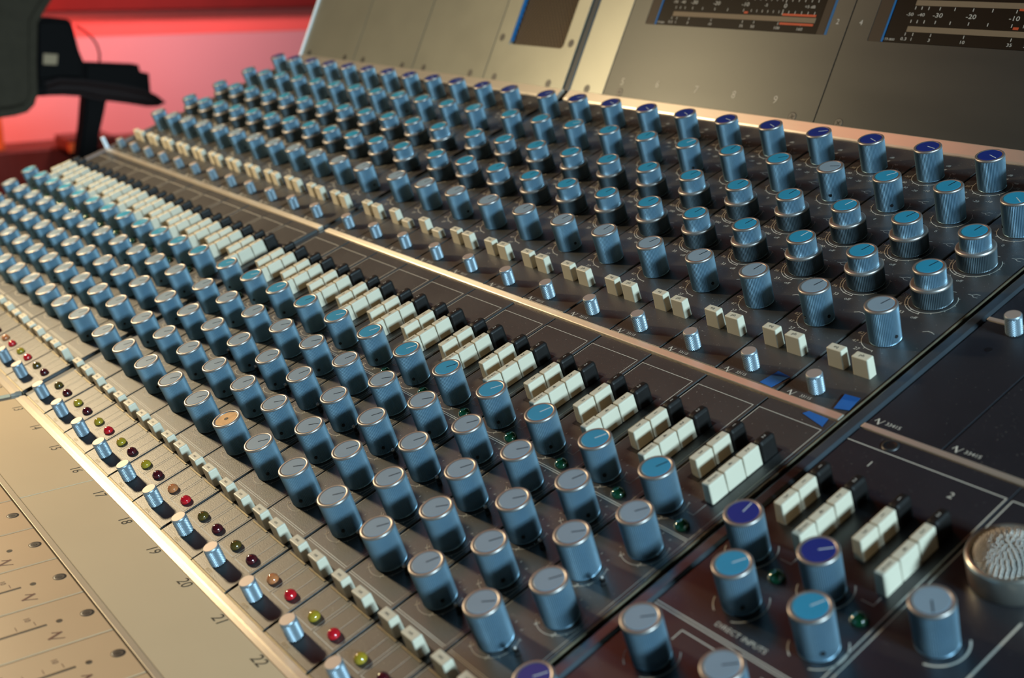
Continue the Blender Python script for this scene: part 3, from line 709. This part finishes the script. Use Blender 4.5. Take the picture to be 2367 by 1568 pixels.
def meter(t_, x0, x1, v0, full):
    """x0,x1 outer opening"""
    mb = MB(); v1 = 3.35
    mb.box((x0 - .03, v0 - .03, -0.16), (x1 + .03, v1, -0.10), 'mframe')
    mb.box((x0, v0, -0.12), (x0 + .26, v1, -0.006), 'mframe', 0.004, 1); mb.box((x1 - .22, v0, -0.12), (x1, v1, -0.006), 'mframe', 0.004, 1); mb.build('meter_frame', t_)
    a, b = x0 + .29, x1 - .22
    mb = MB(); mb.box((a, v0 + .01, -0.115), (b, v1, -0.020), 'mface', 0.004, 1); z_ = -0.0185
    X = lambda f: x0 + 0.70 + f * 3.50                  # scale position, 0 at the left tick and 1 at the last
    tk = [0.0, .034, .071, .13, .207, .30, .395, .51]
    for r_, (bar_v, tv) in enumerate((((v0 + .245, 0), (v0 + .385, 1)), ((v0 + .665, 0), (v0 + .61, 1)))):
        pass
    for bv in (v0 + .25, v0 + .70):
        mb.box((X(0) - .02, bv - .045, z_ - .01), (X(1.0) + .03, bv + .05, z_ + .004), 'bar')
    for vv in (v0 + .385, v0 + .615):
        for f in tk: mb.seg((X(f), vv - .02), (X(f), vv + .02), 0.013, 'mwhite', z_)
        for k in range(6): mb.seg((X(.565 + k * .038), vv - .02), (X(.565 + k * .038), vv + .02), 0.011, 'mwhite', z_)
        mb.seg((X(.78), vv - .045), (X(.78), vv + .04), 0.014, 'mwhite', z_)
        for k in range(5): mb.seg((X(.82 + k * .042), vv - .02), (X(.82 + k * .042), vv + .02), 0.013, 'mwhite', z_)
    for f, t, sz in ((-.018, '-50', .058), (.042, '-40', .058), (.13, '-30', .078), (.30, '-20', .078), (.51, '-10', .078), (.655, '-5', .055), (.785, '0', .085), (.945, '+5 dB', .055)):
        mb.text(t, (X(f), v0 + .50), sz, 'mwhite', z_, sx=1.3)
    for f, t in ((-.006, '0.3'), (.035, '1'), (.13, '3'), (.30, '10'), (.53, '35'), (.61, '50'), (.775, '100'), (.925, '160')):
        mb.text(t, (X(f), v0 + .08), .055, 'mwhite', z_, sx=1.3); mb.seg((X(f), v0 + .145), (X(f), v0 + .185), 0.012, 'mwhite', z_)
    mb.text('177-800', (X(-.075) - .04, v0 + .06), .042, 'mwhite', z_, sx=1.2)
    for vv in (v0 + .335, v0 + .165): mb.box((X(.785), vv - .018, z_ - .01), (X(1.0) + .01, vv + .022, z_ + .0045), 'mred')
    mb.box((X(.52), v0 + .325, z_ - .01), (X(.545), v0 + .365, z_ + .0045), 'mred'); mb.box((X(.52), v0 + .625, z_ - .01), (X(.545), v0 + .66, z_ + .0045), 'mred')
    mb.build('meter_face', t_)
    mb = MB(); mb.box((a - .028, v0 + .01, -0.10), (a - .002, v1, -0.004), 'mblue'); mb.build('blue_edging', t_)
    mb = MB(); mb.box((x1 - .035, v0 + .0, -0.10), (x1 + .012, v1, 0.004), 'mblue'); mb.build('blue_edging', t_)
def numbers(mb, lst, sz=0.135):
    for s_, x_, y_ in lst: mb.text(s_, (x_, y_), sz, 'mnum', 0.002)
M['mnum'] = mat('faded_silver_number', (0.30, 0.30, 0.29), 0.5, 0.3)
t_, mb = mpanel(0.62, 6.12, 'grey metal meter panel with faint numbers 5 to 9 below a wide level meter', 'meterp', name='level_meter', cat='level meter', hole=(1.15, 1.65, 5.72, 3.4))
numbers(mb, [('5', 1.09, .40), ('6', 2.10, .43), ('7', 3.17, .414), ('8', 4.14, .403), ('9', 5.137, .401)], .15); mb.text('2', (5.883, 1.895), .10, 'mwhite', .002)
mb.build('panel', t_); place_screws(t_, [(1.103, .179), (5.636, .138)]); meter(t_, 1.15, 5.72, 1.65, False)
t_, mb = mpanel(6.12, 15.9, 'dark grey metal meter panel at the right with its level meter cut by the frame', 'meterp', name='level_meter', cat='level meter', hole=(6.61, 1.59, 11.2, 3.4))
mb.text('4', (6.368, 1.90), .10, 'mwhite', .002); mb.build('panel', t_); place_screws(t_, [(6.635, .132), (11.2, .13)]); meter(t_, 6.61, 11.2, 1.59, True)

# ------------------------------------------------------------------ room (level frame; origin at the surface origin)
CW_ = RX @ CPOS
RW = [(RX.to_3x3() @ Vector(r)) for r in CR]
def at(px, py, x):
    """the point at plane x = const that the photo shows at pixel px, py (level frame, pitches)"""
    d = RW[0] * ((px - 1183.5) / 2699) + RW[1] * ((py - 784) / 2699) + RW[2]
    return CW_ + d * ((x - CW_.x) / d.x)
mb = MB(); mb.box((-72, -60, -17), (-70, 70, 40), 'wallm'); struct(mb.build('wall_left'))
mb = MB(); mb.box((-70.0, -60, at(300, 82, -70).z), (-69.97, 70, at(300, 20, -70).z), 'wall_redlit'); struct(mb.build('red_lit_band'))
mb = MB(); mb.box((-70.0, -60, at(300, 21, -70).z), (-69.0, 70, 30), 'wall_dark'); struct(mb.build('dark_red_band'))
mb = MB(); mb.box((-72, -60, -18), (60, 70, -17), 'floorm'); struct(mb.build('floor'))
# low cabinet before the wall
zb = at(60, 345, -66).z
mb = MB(); mb.box((-69.8, -40, -17), (-66, 60, zb), 'wood', 0.2, 2)
single(mb.build('low_cabinet'), 'long dark red-brown wooden cabinet along the red wall', 'cabinet', frame=WZ)
p0, p1 = at(145, 318, -64), at(188, 350, -64)
mb = MB(); mb.box((-66, p0.y, zb), (-63.0, p1.y + 2.2, p0.z), 'wood', 0.1, 2); mb.box((-63.0, p0.y, zb), (-62.8, p1.y, p0.z - .3), 'gold'); single(mb.build('wooden_box'), 'small brown wooden box standing on the cabinet behind the armrest post', 'box', frame=WZ)
p0 = at(-12, 275, -66); p1 = at(13, 346, -66)
mb = MB(); mb.box((-66.6, p0.y, zb), (-66.05, p1.y, p0.z + 1), 'gold', 0.08, 2); single(mb.build('wooden_post'), 'thin golden wooden post on the cabinet at the left edge of the photo', 'post', frame=WZ)

def slab(name, pts, x, th, m, parent=None, bev=0.25):
    """outline given in photo pixels at distance x, extruded away from the camera with rounded edges"""
    ps = [at(px, py, x) for px, py in pts]
    bm = bmesh.new(); vs = [bm.verts.new((x, p.y, p.z)) for p in ps]; f = bm.faces.new(vs)
    r = bmesh.ops.extrude_face_region(bm, geom=[f]); ev = [v for v in r['geom'] if isinstance(v, bmesh.types.BMVert)]
    for v in ev: v.co.x -= th
    bmesh.ops.recalc_face_normals(bm, faces=bm.faces[:])
    bmesh.ops.bevel(bm, geom=[e for e in bm.edges if abs(e.verts[0].co.x - e.verts[1].co.x) < 1e-6], offset=bev, segments=3, affect='EDGES', clamp_overlap=True)
    bm.verts.index_update(); mb = MB(); mb.add([v.co[:] for v in bm.verts], [[v.index for v in f.verts] for f in bm.faces], m, False); bm.free()
    return mb.build(name, parent)
ch_ = thing('office_chair', 'dark grey office chair with a curved backrest and brown-black armrest, cut by the left edge', 'chair', (0, 0, 0), frame=WZ)
slab('backrest', [(-60, -90), (150, -90), (128, 0), (112, 25), (95, 55), (93, 140), (95, 222), (88, 245), (72, 262), (42, 271), (0, 277), (-60, 282)], -32, 1.6, 'fabric', ch_, 0.5)
slab('armrest', [(96, 195), (140, 182), (200, 185), (280, 196), (340, 208), (368, 222), (388, 238), (370, 247), (345, 248), (300, 241), (262, 236), (235, 234), (190, 224), (150, 222), (96, 223)], -34, 1.8, 'armtop', ch_, 0.25)
slab('armrest_post', [(198, 215), (250, 222), (243, 260), (232, 310), (226, 372), (224, 420), (178, 420), (184, 350), (192, 290)], -34.5, 0.9, 'rubber', ch_, 0.12)
slab('chair_arm_bracket', [(60, 200), (110, 195), (110, 223), (60, 225)], -33, 1.5, 'rubber', ch_, 0.15)
mb = MB(); pz = at(200, 400, -34.9); mb.box((-35.3, pz.y - .4, -16.4), (-34.6, pz.y + .4, pz.z), 'rubber', 0.1, 2); mb.box((-42, pz.y - 7, -17), (-28, pz.y + 3, -16.3), 'rubber', 0.2, 2); mb.build('chair_base', ch_)
eq_ = thing('black_equipment_case', 'tall black case with a pale label behind the office chair armrest', 'case', (0, 0, 0), frame=WZ)
slab('case_body', [(80, 44), (120, 40), (158, 44), (168, 52), (174, 72), (186, 118), (196, 142), (196, 188), (140, 185), (110, 190), (80, 194)], -34.3, 1.2, 'rubber', eq_, 0.2)
slab('case_label', [(101, 124), (134, 126), (132, 150), (100, 149)], -34.25, 0.06, 'beige2', eq_, 0.02)
slab('case_side', [(197, 145), (322, 150), (326, 166), (346, 170), (350, 215), (340, 213), (280, 201), (197, 188)], -34.3, 1.2, 'rubber', eq_, 0.1)
pts = [at(px, py, -35.0) for px, py in ((176, 60), (195, 72), (212, 86), (224, 104), (230, 124), (230, 150))]
mb = MB(); mb.tube(pts, 0.05, 'rubber'); mb.build('cable', eq_)

# ------------------------------------------------------------------ remove the prototypes
for o in PROTO:
    for c in list(o.children): bpy.data.objects.remove(c)
    bpy.data.objects.remove(o)
